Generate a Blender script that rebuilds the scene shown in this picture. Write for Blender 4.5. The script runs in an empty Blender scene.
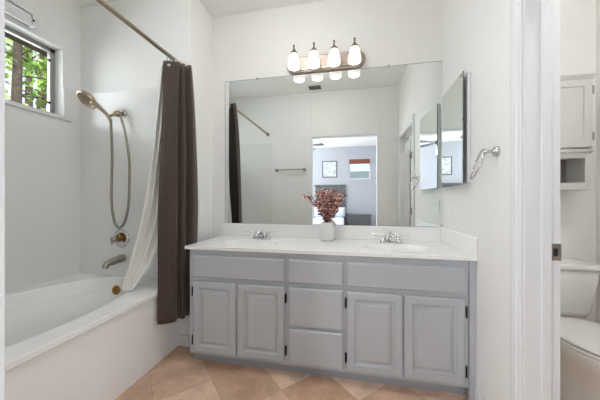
import bpy, bmesh, math, random
from math import sin, cos, pi, radians, sqrt
from mathutils import Vector, Matrix
random.seed(7)
S = bpy.context.scene
COL = S.collection

# ------------------------------------------------------------------ camera, world, sun, area lights, exposure
cd = bpy.data.cameras.new('camera'); cam = bpy.data.objects.new('camera', cd); COL.objects.link(cam)
cd.sensor_width = 36.0; cd.lens = 255.0/600.0*36.0; cd.clip_start = 0.02
cam.location = (0, 0, 1.15); cam.rotation_euler = (radians(90), 0, radians(11.1))
S.camera = cam

W = bpy.data.worlds.new('sky'); S.world = W; W.use_nodes = True
wn = W.node_tree.nodes; wl = W.node_tree.links; wn.clear()
wo = wn.new('ShaderNodeOutputWorld'); bg = wn.new('ShaderNodeBackground'); tc = wn.new('ShaderNodeTexCoord')
sx = wn.new('ShaderNodeSeparateXYZ'); rp = wn.new('ShaderNodeValToRGB')
rp.color_ramp.elements[0].color = (0.80, 0.86, 0.95, 1); rp.color_ramp.elements[1].color = (0.50, 0.68, 0.95, 1)
wl.new(tc.outputs['Generated'], sx.inputs[0]); wl.new(sx.outputs['Z'], rp.inputs[0])
wl.new(rp.outputs[0], bg.inputs[0]); bg.inputs[1].default_value = 1.25; wl.new(bg.outputs[0], wo.inputs[0])

def light(name, kind, loc, rot, energy, color, **k):
    l = bpy.data.lights.new(name, kind); l.energy = energy; l.color = color
    for a, v in k.items(): setattr(l, a, v)
    o = bpy.data.objects.new(name, l); COL.objects.link(o); o.location = loc; o.rotation_euler = rot
    return o
light('sun', 'SUN', (6, 0, 8), (radians(28), radians(38), 0), 3.2, (1.0, 0.95, 0.86), angle=radians(0.6))
# daylight at the bathroom window, then added bedroom fill
light('daylight_bathroom_window', 'AREA', (-2.46, 1.10, 2.10), (0, radians(-90), 0), 9.5, (0.93, 0.97, 1.0), shape='RECTANGLE', size=0.5, size_y=1.05)
light('bedroom_fill_west', 'AREA', (-3.02, -1.9, 1.5), (0, radians(-90), 0), 92, (0.91, 0.95, 1.0), shape='RECTANGLE', size=1.5, size_y=2.6)  # added fill before a windowless wall, sends light through the doorway
light('bedroom_fill_east', 'AREA', (2.22, -1.5, 1.5), (0, radians(90), 0), 42, (0.91, 0.95, 1.0), shape='RECTANGLE', size=1.5, size_y=2.6)  # added fill from the east side, that wall has no window

light('bedroom_fan_light', 'POINT', (-1.30, -2.35, 2.33), (0, 0, 0), 88, (0.95, 0.97, 1.0), shadow_soft_size=0.10)

S.view_settings.view_transform = 'Standard'; S.view_settings.look = 'None'
S.view_settings.gamma = 1.0; S.view_settings.use_curve_mapping = False
S.view_settings.exposure = 0.30
try:
    S.cycles.max_bounces = 14; S.cycles.diffuse_bounces = 8; S.cycles.glossy_bounces = 8; S.cycles.transparent_max_bounces = 12
except Exception: pass

# ------------------------------------------------------------------ materials
def lin(c):
    f = lambda x: x/12.92 if x <= 0.04045 else ((x+0.055)/1.055)**2.4
    return tuple(f(v/255.0) for v in c)
MATS = {}
def mat(name, rgb, rough=0.5, metal=0.0, var=0.04, scale=14.0, bump=0.0, bscale=120.0, spec=0.5, coat=0.0, emit=0.0, emitc=None, trans=0.0):
    if name in MATS: return MATS[name]
    m = bpy.data.materials.new(name); m.use_nodes = True; MATS[name] = m
    n = m.node_tree.nodes; l = m.node_tree.links; b = n['Principled BSDF']
    tcn = n.new('ShaderNodeTexCoord'); nz = n.new('ShaderNodeTexNoise'); nz.inputs['Scale'].default_value = scale; nz.inputs['Detail'].default_value = 3
    l.new(tcn.outputs['Object'], nz.inputs['Vector'])
    r = n.new('ShaderNodeValToRGB'); c = lin(rgb)
    r.color_ramp.elements[0].position = 0.3; r.color_ramp.elements[1].position = 0.7
    r.color_ramp.elements[0].color = (*[max(0, x*(1-var)) for x in c], 1); r.color_ramp.elements[1].color = (*[min(1, x*(1+var)) for x in c], 1)
    l.new(nz.outputs['Fac'], r.inputs[0]); l.new(r.outputs[0], b.inputs['Base Color'])
    b.inputs['Roughness'].default_value = rough; b.inputs['Metallic'].default_value = metal
    b.inputs['Specular IOR Level'].default_value = spec; b.inputs['Coat Weight'].default_value = coat
    if emit:
        b.inputs['Emission Color'].default_value = (*(emitc or c), 1); b.inputs['Emission Strength'].default_value = emit
    if trans: b.inputs['Transmission Weight'].default_value = trans
    if bump:
        n2 = n.new('ShaderNodeTexNoise'); n2.inputs['Scale'].default_value = bscale; l.new(tcn.outputs['Object'], n2.inputs['Vector'])
        bp = n.new('ShaderNodeBump'); bp.inputs['Strength'].default_value = bump; bp.inputs['Distance'].default_value = 0.002
        l.new(n2.outputs['Fac'], bp.inputs['Height']); l.new(bp.outputs[0], b.inputs['Normal'])
    return m
WALL = mat('wall_paint', (231, 231, 229), 0.75, var=0.008, bump=0.08, bscale=180)
CEIL = mat('ceiling_paint', (238, 238, 236), 0.85, var=0.008)
BEDWALL = mat('bedroom_paint', (160, 162, 170), 0.8, var=0.01)
TRIM = mat('trim_gloss_paint', (221, 222, 224), 0.32, var=0.006)
SURR = mat('surround_acrylic', (226, 226, 224), 0.24, var=0.006, spec=0.35)
TUB = mat('tub_acrylic', (241, 241, 240), 0.14, var=0.006)
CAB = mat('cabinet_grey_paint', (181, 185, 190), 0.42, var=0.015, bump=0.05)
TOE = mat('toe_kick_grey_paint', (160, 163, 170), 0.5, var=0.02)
COUNTER = mat('counter_cultured_marble', (240, 240, 239), 0.15, var=0.012, scale=6)
CHROME = mat('chrome', (205, 206, 208), 0.10, metal=1, var=0.01)
NICKEL = mat('brushed_nickel', (170, 163, 153), 0.33, metal=1, var=0.05, scale=60)
BRASSN = mat('warm_nickel', (176, 160, 138), 0.32, metal=1, var=0.05, scale=50)
BRASS = mat('aged_brass', (160, 120, 62), 0.3, metal=1, var=0.08, scale=40)
PLATEM = mat('light_plate_satin_nickel', (182, 165, 154), 0.5, metal=0.8, var=0.03)
CAPM = mat('cap_dark_nickel', (118, 106, 98), 0.35, metal=1, var=0.05)
HOSEM = mat('hose_metal', (150, 143, 132), 0.36, metal=1, var=0.06)
BRONZE = mat('dark_bronze', (38, 34, 32), 0.45, metal=0.7, var=0.1)
MIRROR = mat('mirror_silver', (236, 240, 238), 0.0, metal=1, var=0.0)
MIRROREDGE = mat('mirror_edge', (105, 112, 112), 0.25, metal=0.5)
PORC = mat('porcelain', (232, 231, 228), 0.12, var=0.006)
CERAM = mat('vase_ceramic', (230, 229, 226), 0.4, var=0.012)
LINER = mat('liner_vinyl', (226, 225, 220), 0.45, var=0.02)
ALU = mat('window_aluminium', (150, 150, 147), 0.4, metal=0.3, var=0.03)
DARKBROWN = mat('eave_brown', (84, 62, 44), 0.6, var=0.15)
PINKBEIGE = mat('headrail_underside', (206, 190, 180), 0.5)
PLASTIC = mat('plate_plastic', (236, 236, 233), 0.3, var=0.005)
BLACK = mat('black_slot', (30, 30, 30), 0.6)
BARK = mat('bark', (98, 84, 72), 0.9, var=0.35, scale=18, bump=0.6, bscale=40)
CABWHITE = mat('wc_cabinet_paint', (204, 204, 201), 0.4, var=0.01)
CABIN = mat('wc_cabinet_inside', (138, 132, 127), 0.7, var=0.02)
GREYWOOD = mat('grey_wood', (82, 83, 86), 0.5, var=0.12, scale=30)
PILLOW = mat('pillow_cotton', (214, 222, 240), 0.9, var=0.03)
BEDDING = mat('bedding_cotton', (222, 226, 236), 0.9, var=0.03)
SHADE_RED = mat('red_brown_shade', (128, 74, 62), 0.8, var=0.12, scale=60)
DARKGREY = mat('fan_dark', (62, 62, 66), 0.5)
VENT = mat('vent_grey', (128, 126, 124), 0.5)
SIDING = mat('neighbor_stucco', (214, 216, 220), 0.9, var=0.02)
FASCIA = mat('neighbor_fascia', (240, 240, 240), 0.6)
STEMM = mat('stem_brown', (104, 70, 56), 0.8, var=0.15)
ACRYL = mat('clear_handle', (238, 240, 240), 0.08, var=0.0, trans=0.6)
CARPET = mat('bedroom_carpet', (196, 188, 176), 0.95, var=0.06, scale=80)
GRASS = mat('lawn', (92, 110, 60), 0.9, var=0.25)
FILL_GLOW = mat('fill_dome_glow', (255, 252, 246), 0.5, var=0, emit=23.0, emitc=(1.0, 0.985, 0.97))  # glow of the added fill domes on the ceiling
BULB = mat('bulb_glow', (255, 246, 228), 0.5, var=0, emit=4.0, emitc=(1.0, 0.93, 0.82))

def two_tone(name, c1, c2, scale, rough=0.7, c3=None):
    m = bpy.data.materials.new(name); m.use_nodes = True
    n = m.node_tree.nodes; l = m.node_tree.links; b = n['Principled BSDF']
    t = n.new('ShaderNodeTexCoord'); nz = n.new('ShaderNodeTexNoise'); nz.inputs['Scale'].default_value = scale; nz.inputs['Detail'].default_value = 1
    r = n.new('ShaderNodeValToRGB'); r.color_ramp.elements[0].position = 0.36; r.color_ramp.elements[1].position = 0.64
    r.color_ramp.elements[0].color = (*lin(c1), 1); r.color_ramp.elements[1].color = (*lin(c2), 1)
    if c3: e = r.color_ramp.elements.new(0.5); e.color = (*lin(c3), 1)
    l.new(t.outputs['Object'], nz.inputs['Vector']); l.new(nz.outputs['Fac'], r.inputs[0]); l.new(r.outputs[0], b.inputs['Base Color'])
    b.inputs['Roughness'].default_value = rough
    return m
LEAF_RED = two_tone('dried_leaf', (136, 76, 68), (246, 224, 214), 70, 0.7, (192, 138, 128))
LEAF_GREEN = two_tone('tree_leaf', (140, 178, 60), (226, 236, 150), 1.6, 0.6, (182, 210, 96))
LEAF_GREEN.node_tree.nodes['Principled BSDF'].inputs['Subsurface Weight'].default_value = 0.0

def curtain_mat():
    m = bpy.data.materials.new('curtain_waffle_cloth'); m.use_nodes = True
    n = m.node_tree.nodes; l = m.node_tree.links; b = n['Principled BSDF']
    uv = n.new('ShaderNodeUVMap'); wv = n.new('ShaderNodeTexBrick'); wv.offset = 0.0
    mp = n.new('ShaderNodeMapping'); mp.inputs['Scale'].default_value = (32, 150, 1)
    l.new(uv.outputs[0], mp.inputs[0]); l.new(mp.outputs[0], wv.inputs['Vector'])
    wv.inputs['Color1'].default_value = (*lin((86, 67, 55)), 1); wv.inputs['Color2'].default_value = (*lin((76, 59, 48)), 1); wv.inputs['Mortar'].default_value = (*lin((42, 32, 26)), 1)
    wv.inputs['Scale'].default_value = 1.0; wv.inputs['Brick Width'].default_value = 1.0; wv.inputs['Row Height'].default_value = 1.0; wv.inputs['Mortar Size'].default_value = 0.14
    l.new(wv.outputs['Color'], b.inputs['Base Color']); b.inputs['Roughness'].default_value = 0.7
    b.inputs['Sheen Weight'].default_value = 0.15
    bp = n.new('ShaderNodeBump'); bp.inputs['Strength'].default_value = 0.4; bp.inputs['Distance'].default_value = 0.003; bp.invert = True
    l.new(wv.outputs['Fac'], bp.inputs['Height']); l.new(bp.outputs[0], b.inputs['Normal'])
    return m
CURTAIN = curtain_mat()

def tile_mat():
    m = bpy.data.materials.new('diagonal_stone_tile'); m.use_nodes = True
    n = m.node_tree.nodes; l = m.node_tree.links; b = n['Principled BSDF']
    t = n.new('ShaderNodeTexCoord'); mp = n.new('ShaderNodeMapping'); mp.vector_type = 'POINT'
    s = 0.325
    mp.inputs['Rotation'].default_value = (0, 0, radians(-45))
    # after the rotation: x' = (x+y)/sqrt2, y' = (y-x)/sqrt2
    mp.inputs['Location'].default_value = (0.28/sqrt(2) + 3*s, -0.815/sqrt(2) + 9*s, 0)
    br = n.new('ShaderNodeTexBrick'); br.offset = 0.0; br.squash = 1.0
    br.inputs['Scale'].default_value = 1.0; br.inputs['Brick Width'].default_value = s; br.inputs['Row Height'].default_value = s
    br.inputs['Mortar Size'].default_value = 0.0028; br.inputs['Mortar Smooth'].default_value = 0.2
    br.inputs['Color1'].default_value = (*lin((238, 212, 190)), 1); br.inputs['Color2'].default_value = (*lin((198, 163, 137)), 1)
    br.inputs['Mortar'].default_value = (*lin((190, 168, 148)), 1)
    l.new(t.outputs['Object'], mp.inputs[0]); l.new(mp.outputs[0], br.inputs['Vector'])
    nz = n.new('ShaderNodeTexNoise'); nz.inputs['Scale'].default_value = 7; nz.inputs['Detail'].default_value = 6; nz.inputs['Roughness'].default_value = 0.65
    l.new(t.outputs['Object'], nz.inputs['Vector'])
    r = n.new('ShaderNodeValToRGB'); r.color_ramp.elements[0].position = 0.35; r.color_ramp.elements[1].position = 0.68
    r.color_ramp.elements[0].color = (0.76, 0.71, 0.67, 1); r.color_ramp.elements[1].color = (1.12, 1.1, 1.1, 1)
    l.new(nz.outputs['Fac'], r.inputs[0])
    mx = n.new('ShaderNodeMix'); mx.data_type = 'RGBA'; mx.blend_type = 'MULTIPLY'; mx.inputs['Factor'].default_value = 1.0
    l.new(br.outputs['Color'], mx.inputs['A']); l.new(r.outputs[0], mx.inputs['B']); l.new(mx.outputs['Result'], b.inputs['Base Color'])
    b.inputs['Roughness'].default_value = 0.42
    bp = n.new('ShaderNodeBump'); bp.inputs['Strength'].default_value = 0.3; bp.inputs['Distance'].default_value = 0.002; bp.invert = True
    l.new(br.outputs['Fac'], bp.inputs['Height']); l.new(bp.outputs[0], b.inputs['Normal'])
    return m
TILE = tile_mat()

def glass_mat():
    m = bpy.data.materials.new('window_glass'); m.use_nodes = True
    n = m.node_tree.nodes; l = m.node_tree.links; n.clear()
    o = n.new('ShaderNodeOutputMaterial'); mx = n.new('ShaderNodeMixShader'); t = n.new('ShaderNodeBsdfTransparent'); g = n.new('ShaderNodeBsdfGlossy')
    f = n.new('ShaderNodeFresnel'); f.inputs[0].default_value = 1.3
    t.inputs[0].default_value = (0.97, 0.985, 0.98, 1); g.inputs['Roughness'].default_value = 0.02
    l.new(f.outputs[0], mx.inputs[0]); l.new(t.outputs[0], mx.inputs[1]); l.new(g.outputs[0], mx.inputs[2]); l.new(mx.outputs[0], o.inputs[0])
    return m
GLASS = glass_mat()

def shade_mat():
    m = bpy.data.materials.new('lit_frosted_glass'); m.use_nodes = True
    n = m.node_tree.nodes; l = m.node_tree.links; b = n['Principled BSDF']
    b.inputs['Base Color'].default_value = (0.85, 0.83, 0.78, 1); b.inputs['Roughness'].default_value = 0.35
    t = n.new('ShaderNodeTexCoord'); s = n.new('ShaderNodeSeparateXYZ'); r = n.new('ShaderNodeValToRGB')
    l.new(t.outputs['Generated'], s.inputs[0]); l.new(s.outputs['Z'], r.inputs[0])
    r.color_ramp.elements[0].color = (1.0, 0.97, 0.92, 1); r.color_ramp.elements[1].position = 1.0; r.color_ramp.elements[1].color = (0.55, 0.50, 0.43, 1)
    e = r.color_ramp.elements.new(0.5); e.color = (0.95, 0.90, 0.82, 1)
    l.new(r.outputs[0], b.inputs['Emission Color']); b.inputs['Emission Strength'].default_value = SHADE_E
    return m
SHADE_E = 0.55
SHADE = shade_mat()

def artwork_mat():
    m = bpy.data.materials.new('botanical_print'); m.use_nodes = True
    n = m.node_tree.nodes; l = m.node_tree.links; b = n['Principled BSDF']
    t = n.new('ShaderNodeTexCoord'); nz = n.new('ShaderNodeTexNoise'); nz.inputs['Scale'].default_value = 9
    r = n.new('ShaderNodeValToRGB'); r.color_ramp.elements[0].position = 0.4; r.color_ramp.elements[1].position = 0.55
    r.color_ramp.elements[0].color = (*lin((158, 168, 172)), 1); r.color_ramp.elements[1].color = (*lin((190, 198, 202)), 1)
    l.new(t.outputs['Object'], nz.inputs['Vector']); l.new(nz.outputs['Fac'], r.inputs[0]); l.new(r.outputs[0], b.inputs['Base Color'])
    b.inputs['Roughness'].default_value = 0.15
    return m
ART = artwork_mat()

# ------------------------------------------------------------------ mesh builder
class MB:
    def __init__(s): s.v = []; s.f = []; s.sm = []; s.uv = None
    def quadring(s, rings, cap0=True, cap1=True, closed=True, smooth=True):
        b = len(s.v); n = len(rings[0])
        for r in rings: s.v += [tuple(p) for p in r]
        for i in range(len(rings)-1):
            for j in range(n if closed else n-1):
                k = (j+1) % n
                s.f.append((b+i*n+j, b+i*n+k, b+(i+1)*n+k, b+(i+1)*n+j)); s.sm.append(smooth)
        if cap0: s.f.append(tuple(b+j for j in range(n))[::-1]); s.sm.append(False)
        if cap1: s.f.append(tuple(b+(len(rings)-1)*n+j for j in range(n))); s.sm.append(False)
        return s
    def box(s, x0, x1, y0, y1, z0, z1):
        b = len(s.v)
        s.v += [(x, y, z) for z in (z0, z1) for (x, y) in ((x0, y0), (x1, y0), (x1, y1), (x0, y1))]
        for f in ((3, 2, 1, 0), (4, 5, 6, 7), (0, 1, 5, 4), (1, 2, 6, 5), (2, 3, 7, 6), (3, 0, 4, 7)):
            s.f.append(tuple(b+i for i in f)); s.sm.append(False)
        return s
    def prism(s, poly, axis, a0, a1):
        """poly: 2-D outline in the two other axes (cyclic order), swept along axis"""
        def p3(p, a): return {'x': (a, p[0], p[1]), 'y': (p[0], a, p[1]), 'z': (p[0], p[1], a)}[axis]
        s.quadring([[p3(p, a0) for p in poly], [p3(p, a1) for p in poly]], smooth=False); return s
    def tube(s, pts, r, n=12, cap=True):
        pts = [Vector(p) for p in pts]; rs = r if isinstance(r, (list, tuple)) else [r]*len(pts)
        t = (pts[1]-pts[0]).normalized(); u = t.orthogonal().normalized(); rings = []
        for i, p in enumerate(pts):
            tn = (pts[min(i+1, len(pts)-1)]-pts[max(i-1, 0)]).normalized()
            q = t.rotation_difference(tn); u = (q @ u).normalized(); t = tn; w = t.cross(u)
            rings.append([p+(u*cos(2*pi*k/n)+w*sin(2*pi*k/n))*rs[i] for k in range(n)])
        s.quadring(rings, cap, cap); return s
    def lathe(s, prof, origin, axis=(0, 0, 1), n=28, cap=True):
        a = Vector(axis).normalized(); u = a.orthogonal().normalized(); w = a.cross(u); o = Vector(origin)
        rings = [[o+a*h+(u*cos(2*pi*k/n)+w*sin(2*pi*k/n))*max(r, 1e-4) for k in range(n)] for (r, h) in prof]
        s.quadring(rings, cap, cap); return s
    def grid(s, rows, uv=True, smooth=True):
        b = len(s.v); n = len(rows[0]); s.uvl = {}
        for i, r in enumerate(rows):
            for j, p in enumerate(r):
                s.uvl[len(s.v)] = (j/(n-1), i/(len(rows)-1)); s.v.append(tuple(p))
        for i in range(len(rows)-1):
            for j in range(n-1):
                s.f.append((b+i*n+j, b+i*n+j+1, b+(i+1)*n+j+1, b+(i+1)*n+j)); s.sm.append(smooth)
        return s
    def build(s, name, m, parent=None, bevel=0.0, seg=2, solid=0.0, sub=0, recalc=True):
        me = bpy.data.meshes.new(name)
        off = Vector((0, 0, 0))
        p = parent
        while p is not None: off += Vector(p.location); p = p.parent
        loc = Vector((0, 0, 0))
        if parent is None:
            xs = [v[0] for v in s.v]; ys = [v[1] for v in s.v]; zs = [v[2] for v in s.v]
            loc = Vector(((min(xs)+max(xs))/2, (min(ys)+max(ys))/2, min(zs)))
        me.from_pydata([tuple(Vector(v)-off-loc) for v in s.v], [], s.f)
        for pl, sm in zip(me.polygons, s.sm): pl.use_smooth = sm
        if getattr(s, 'uvl', None):
            ul = me.uv_layers.new(name='UVMap')
            for lp in me.loops: ul.data[lp.index].uv = s.uvl.get(lp.vertex_index, (0, 0))
        if recalc:
            bm = bmesh.new(); bm.from_mesh(me); bmesh.ops.recalc_face_normals(bm, faces=bm.faces); bm.to_mesh(me); bm.free()
        me.materials.append(m)
        o = bpy.data.objects.new(name, me); COL.objects.link(o); o.location = loc
        if parent is not None: o.parent = parent
        if solid:
            md = o.modifiers.new('solid', 'SOLIDIFY'); md.thickness = solid; md.offset = 0
        if bevel:
            md = o.modifiers.new('bevel', 'BEVEL'); md.width = bevel; md.segments = seg; md.limit_method = 'ANGLE'; md.angle_limit = radians(40)
        if sub:
            md = o.modifiers.new('sub', 'SUBSURF'); md.levels = sub; md.render_levels = sub
        return o
def box(*a): return MB().box(*a)
def thing(name, label, cat, loc=(0, 0, 0), group=None):
    o = bpy.data.objects.new(name, None); COL.objects.link(o); o.location = loc; o.empty_display_size = 0.1
    return tag(o, label, cat, group)
def tag(o, label, cat, group=None, kind=None):
    o['label'] = label; o['category'] = cat
    if group: o['group'] = group
    if kind: o['kind'] = kind
    return o
def struct(name, mb, m, parent=None, **k):
    o = mb.build(name, m, parent, **k)
    if parent is None: o['kind'] = 'structure'
    return o
def ellipse(cx, cy, a, b, z, n=64, ex=2.0):
    r = []
    for i in range(n):
        t = 2*pi*i/n; c, s_ = cos(t), sin(t)
        r.append((cx+a*math.copysign(abs(c)**(2/ex), c), cy+b*math.copysign(abs(s_)**(2/ex), s_), z))
    return r
def rect_hole(mb, x0, x1, y0, y1, z, cx, cy, a, b, n=64):
    """flat rectangle with an elliptical hole; returns the ring of hole points"""
    angs = sorted(set([2*pi*i/n for i in range(n)]+[math.atan2(y-cy, x-cx) % (2*pi) for x in (x0, x1) for y in (y0, y1)]))
    inner = []; outer = []
    for t in angs:
        c, s_ = cos(t), sin(t); k = 1/sqrt((c/a)**2+(s_/b)**2); inner.append((cx+c*k, cy+s_*k, z))
        ks = []
        if c > 1e-9: ks.append((x1-cx)/c)
        if c < -1e-9: ks.append((x0-cx)/c)
        if s_ > 1e-9: ks.append((y1-cy)/s_)
        if s_ < -1e-9: ks.append((y0-cy)/s_)
        k = min(ks); outer.append((cx+c*k, cy+s_*k, z))
    mb.quadring([outer, inner], False, False, smooth=False)
    return angs
def bowl_rings(angs, cx, cy, prof, z):
    """prof: (scale a, scale b, dz, shift y)"""
    out = []
    for (a, b, dz, sy) in prof:
        out.append([(cx+cos(t)/sqrt((cos(t)/a)**2+(sin(t)/b)**2), cy+sy+sin(t)/sqrt((cos(t)/a)**2+(sin(t)/b)**2), z+dz) for t in angs])
    return out
def smooth_path(pts, n=8):
    pts = [Vector(p) for p in pts]; out = []
    for i in range(len(pts)-1):
        p0 = pts[max(i-1, 0)]; p1 = pts[i]; p2 = pts[i+1]; p3 = pts[min(i+2, len(pts)-1)]
        for k in range(n):
            t = k/n
            out.append(0.5*((2*p1)+(p2-p0)*t+(2*p0-5*p1+4*p2-p3)*t*t+(3*p1-p0-3*p2+p3)*t**3))
    out.append(pts[-1]); return out
def interp(tab, t):
    for (a, pa), (b, pb) in zip(tab, tab[1:]):
        if t <= b:
            k = (t-a)/(b-a); k = max(0, min(1, k)); return Vector(pa).lerp(Vector(pb), k)
    return Vector(tab[-1][1])

# ------------------------------------------------------------------ room shell
H = 2.82
YB, YT, XL, XR, XW, YS = 2.137, 1.80, -1.234, 0.70, -2.29, 0.33
struct('floor', box(-2.44, 1.80, 0.2, 2.25, -0.1, 0), TILE)
struct('floor_bedroom', box(-3.2, 2.4, -4.0, 0.2, -0.1, 0), CARPET)
struct('ceiling', box(-2.44, 1.80, 0.2, 2.25, H, H+0.1), CEIL)
struct('ceiling_bedroom', box(-3.2, 2.4, -4.0, 0.2, H, H+0.1), CEIL)
struct('wall_north', box(XL, 1.80, YB, 2.25, 0, H), WALL)
struct('wall_northwest', box(-2.44, XL, YT, 2.25, 0, H), WALL, bevel=0.006, seg=3)
WY0, WY1, WZ0, WZ1 = 0.55, 1.663, 1.827, 2.375
struct('wall_west', MB().box(-2.44, XW, 0.2, YT, 0, WZ0).box(-2.44, XW, 0.2, YT, WZ1, H).box(-2.44, XW, 0.2, WY0, WZ0, WZ1).box(-2.44, XW, WY1, YT, WZ0, WZ1), WALL)
DX0, DX1, DZ = -0.5945, 0.406, 2.140
struct('wall_south', MB().box(-2.44, DX0, 0.2, YS, 0, H).box(DX1, 1.80, 0.2, YS, 0, H).box(DX0, DX1, 0.2, YS, DZ, H), WALL, bevel=0.003)
JY0, JY1, JZ = 0.45, 1.195, 2.03
struct('wall_east', MB().box(XR, 0.82, JY1+0.012, YB, 0, H).box(XR, 0.82, YS, JY0-0.012, 0, H).box(XR, 0.82, JY0-0.012, JY1+0.012, JZ+0.012, H), WALL)
struct('wall_closet_east', box(1.68, 1.80, YS, YB, 0, H), WALL)
# bedroom
struct('wall_bedroom_south', MB().box(-3.2, -0.03, -4.0, -3.85, 0, H).box(0.61, 2.4, -4.0, -3.85, 0, H).box(-0.03, 0.61, -4.0, -3.85, 0, 1.80).box(-0.03, 0.61, -4.0, -3.85, 2.42, H), BEDWALL)
struct('wall_bedroom_west', MB().box(-3.2, -3.1, -3.85, 0.2, 0, H), BEDWALL)
struct('wall_bedroom_east', MB().box(2.3, 2.4, -3.85, 0.2, 0, H), BEDWALL)
struct('wall_bedroom_north', MB().box(-3.1, -2.44, 0.1, 0.2, 0, H).box(1.80, 2.3, 0.1, 0.2, 0, H), BEDWALL)
# tub surround panels
struct('wall_surround_north', box(XW, -1.30, YT-0.008, YT, 0.50, 2.06), SURR, bevel=0.003)
struct('wall_surround_south', box(XW, XL, YS, YS+0.008, 0.50, 2.06), SURR, bevel=0.003)
struct('wall_surround_west', MB().box(XW, XW+0.008, YS+0.008, YT-0.008, 0.50, WZ0-0.03).box(XW, XW+0.008, WY1+0.002, YT-0.008, WZ0-0.03, 2.06).box(XW, XW+0.008, YS+0.008, WY0-0.002, WZ0-0.03, 2.06), SURR)
struct('trim_1', box(XW-0.06, XW+0.026, WY0-0.05, WY1+0.05, WZ0-0.03, WZ0), TRIM, bevel=0.004)   # window sill
# window
w = struct('window_1', MB().box(-2.40, -2.37, WY0, WY1, WZ0, WZ0+0.03).box(-2.40, -2.37, WY0, WY1, WZ1-0.03, WZ1).box(-2.40, -2.37, WY0, WY0+0.035, WZ0, WZ1).box(-2.40, -2.37, WY1-0.035, WY1, WZ0, WZ1).box(-2.40, -2.372, 1.08, 1.115, WZ0, WZ1), ALU, bevel=0.002)
box(-2.388, -2.384, WY0+0.03, WY1-0.03, WZ0+0.025, WZ1-0.025).build('window_pane', GLASS, w)
lt = MB()
for z in (1.93, 2.27): lt.box(-2.37, -2.362, 1.606, 1.626, z-0.007, z+0.007)
lt.build('window_latch', BRONZE, w)
struct('trim_eave', box(-2.80, -2.66, -1.0, 3.2, 2.50, 2.56), DARKBROWN)
# doorway trim, closet door frame, baseboards
def casing(mb, y0, y1, x0, x1, z1, side):
    pass
cs = MB()
prof = [(0.0, 0.0), (0.0, 0.010), (0.010, 0.014), (0.022, 0.010), (0.030, 0.016), (0.050, 0.020), (0.062, 0.016), (0.066, 0.0)]   # across the face, out of the wall
cs.prism([(XR-d, JY1+0.006+w_) for (w_, d) in prof], 'z', 0, JZ+0.072)
cs.prism([(XR-d, JY0-0.006-w_) for (w_, d) in prof], 'z', 0, JZ+0.072)
cs.prism([(XR-d, JZ+0.006+w_) for (w_, d) in prof], 'y', JY0-0.072, JY1+0.072)
struct('trim_2', cs, TRIM)
jb = MB().box(XR-0.002, 0.822, JY1, JY1+0.012, 0, JZ).box(XR-0.002, 0.822, JY0-0.012, JY0, 0, JZ).box(XR-0.002, 0.822, JY0-0.012, JY1+0.012, JZ, JZ+0.012)
jb.box(0.752, 0.785, JY1-0.012, JY1, 0, JZ).box(0.752, 0.785, JY0, JY0+0.012, 0, JZ).box(0.752, 0.785, JY0, JY1, JZ-0.012, JZ)
door = struct('door_1', jb, TRIM, bevel=0.002)
sp = MB().box(0.788, 0.824, JY1-0.002, JY1, 0.908, 0.976).build('strike_plate', NICKEL, door, bevel=0.0008)
MB().box(0.797, 0.811, JY1-0.0035, JY1-0.001, 0.927, 0.957).build('latch_hole', BLACK, sp)
scw = MB()
for z in (0.916, 0.968): scw.lathe([(0.004, 0), (0.003, 0.0015)], (0.804, JY1-0.002, z), (0, -1, 0), 10)
scw.build('screw', NICKEL, sp)
# the closet door, swung open inside the closet
lf = MB().box(0.835, 1.56, JY0-0.035, JY0, 0.012, JZ-0.005)
leaf = lf.build('door_leaf', TRIM, door, bevel=0.002)
pn = MB()
for z0, z1 in ((0.2, 0.9), (1.05, 1.9)):
    for x0, x1 in ((0.93, 1.16), (1.24, 1.47)):
        pn.box(x0, x1, JY0, JY0+0.004, z0, z1)
pn.build('door_panel', TRIM, leaf, bevel=0.003)
for z in (0.25, 1.0, 1.78):
    MB().lathe([(0.006, -0.045), (0.006, 0.045)], (0.829, JY0+0.006, z), (0, 0, 1), 10).box(0.832, 0.862, JY0, JY0+0.003, z-0.044, z+0.044).build('hinge', NICKEL, leaf)
MB().lathe([(0.03, 0), (0.03, 0.006), (0.011, 0.01), (0.011, 0.03), (0.026, 0.04), (0.03, 0.055), (0.02, 0.066), (0.002, 0.07)], (1.50, JY0, 0.95), (0, 1, 0)).build('door_knob', NICKEL, leaf)
struct('trim_3', MB().box(DX0, DX0+0.012, 0.195, YS+0.004, 0, DZ).box(DX1-0.012, DX1, 0.195, YS+0.004, 0, DZ).box(DX0, DX1, 0.195, YS+0.004, DZ-0.012, DZ), TRIM, bevel=0.003)
struct('baseboard_north', box(-1.33, XL+0.004, YT-0.012, YT, 0, 0.085), TRIM, bevel=0.003)
struct('baseboard_east', box(XR-0.012, XR, JY1+0.072, 1.60, 0, 0.085), TRIM, bevel=0.003)
struct('baseboard_closet', MB().box(0.82, 1.68, YB-0.012, YB, 0, 0.085).box(1.668, 1.68, YS, YB-0.012, 0, 0.085), TRIM, bevel=0.003)

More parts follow.
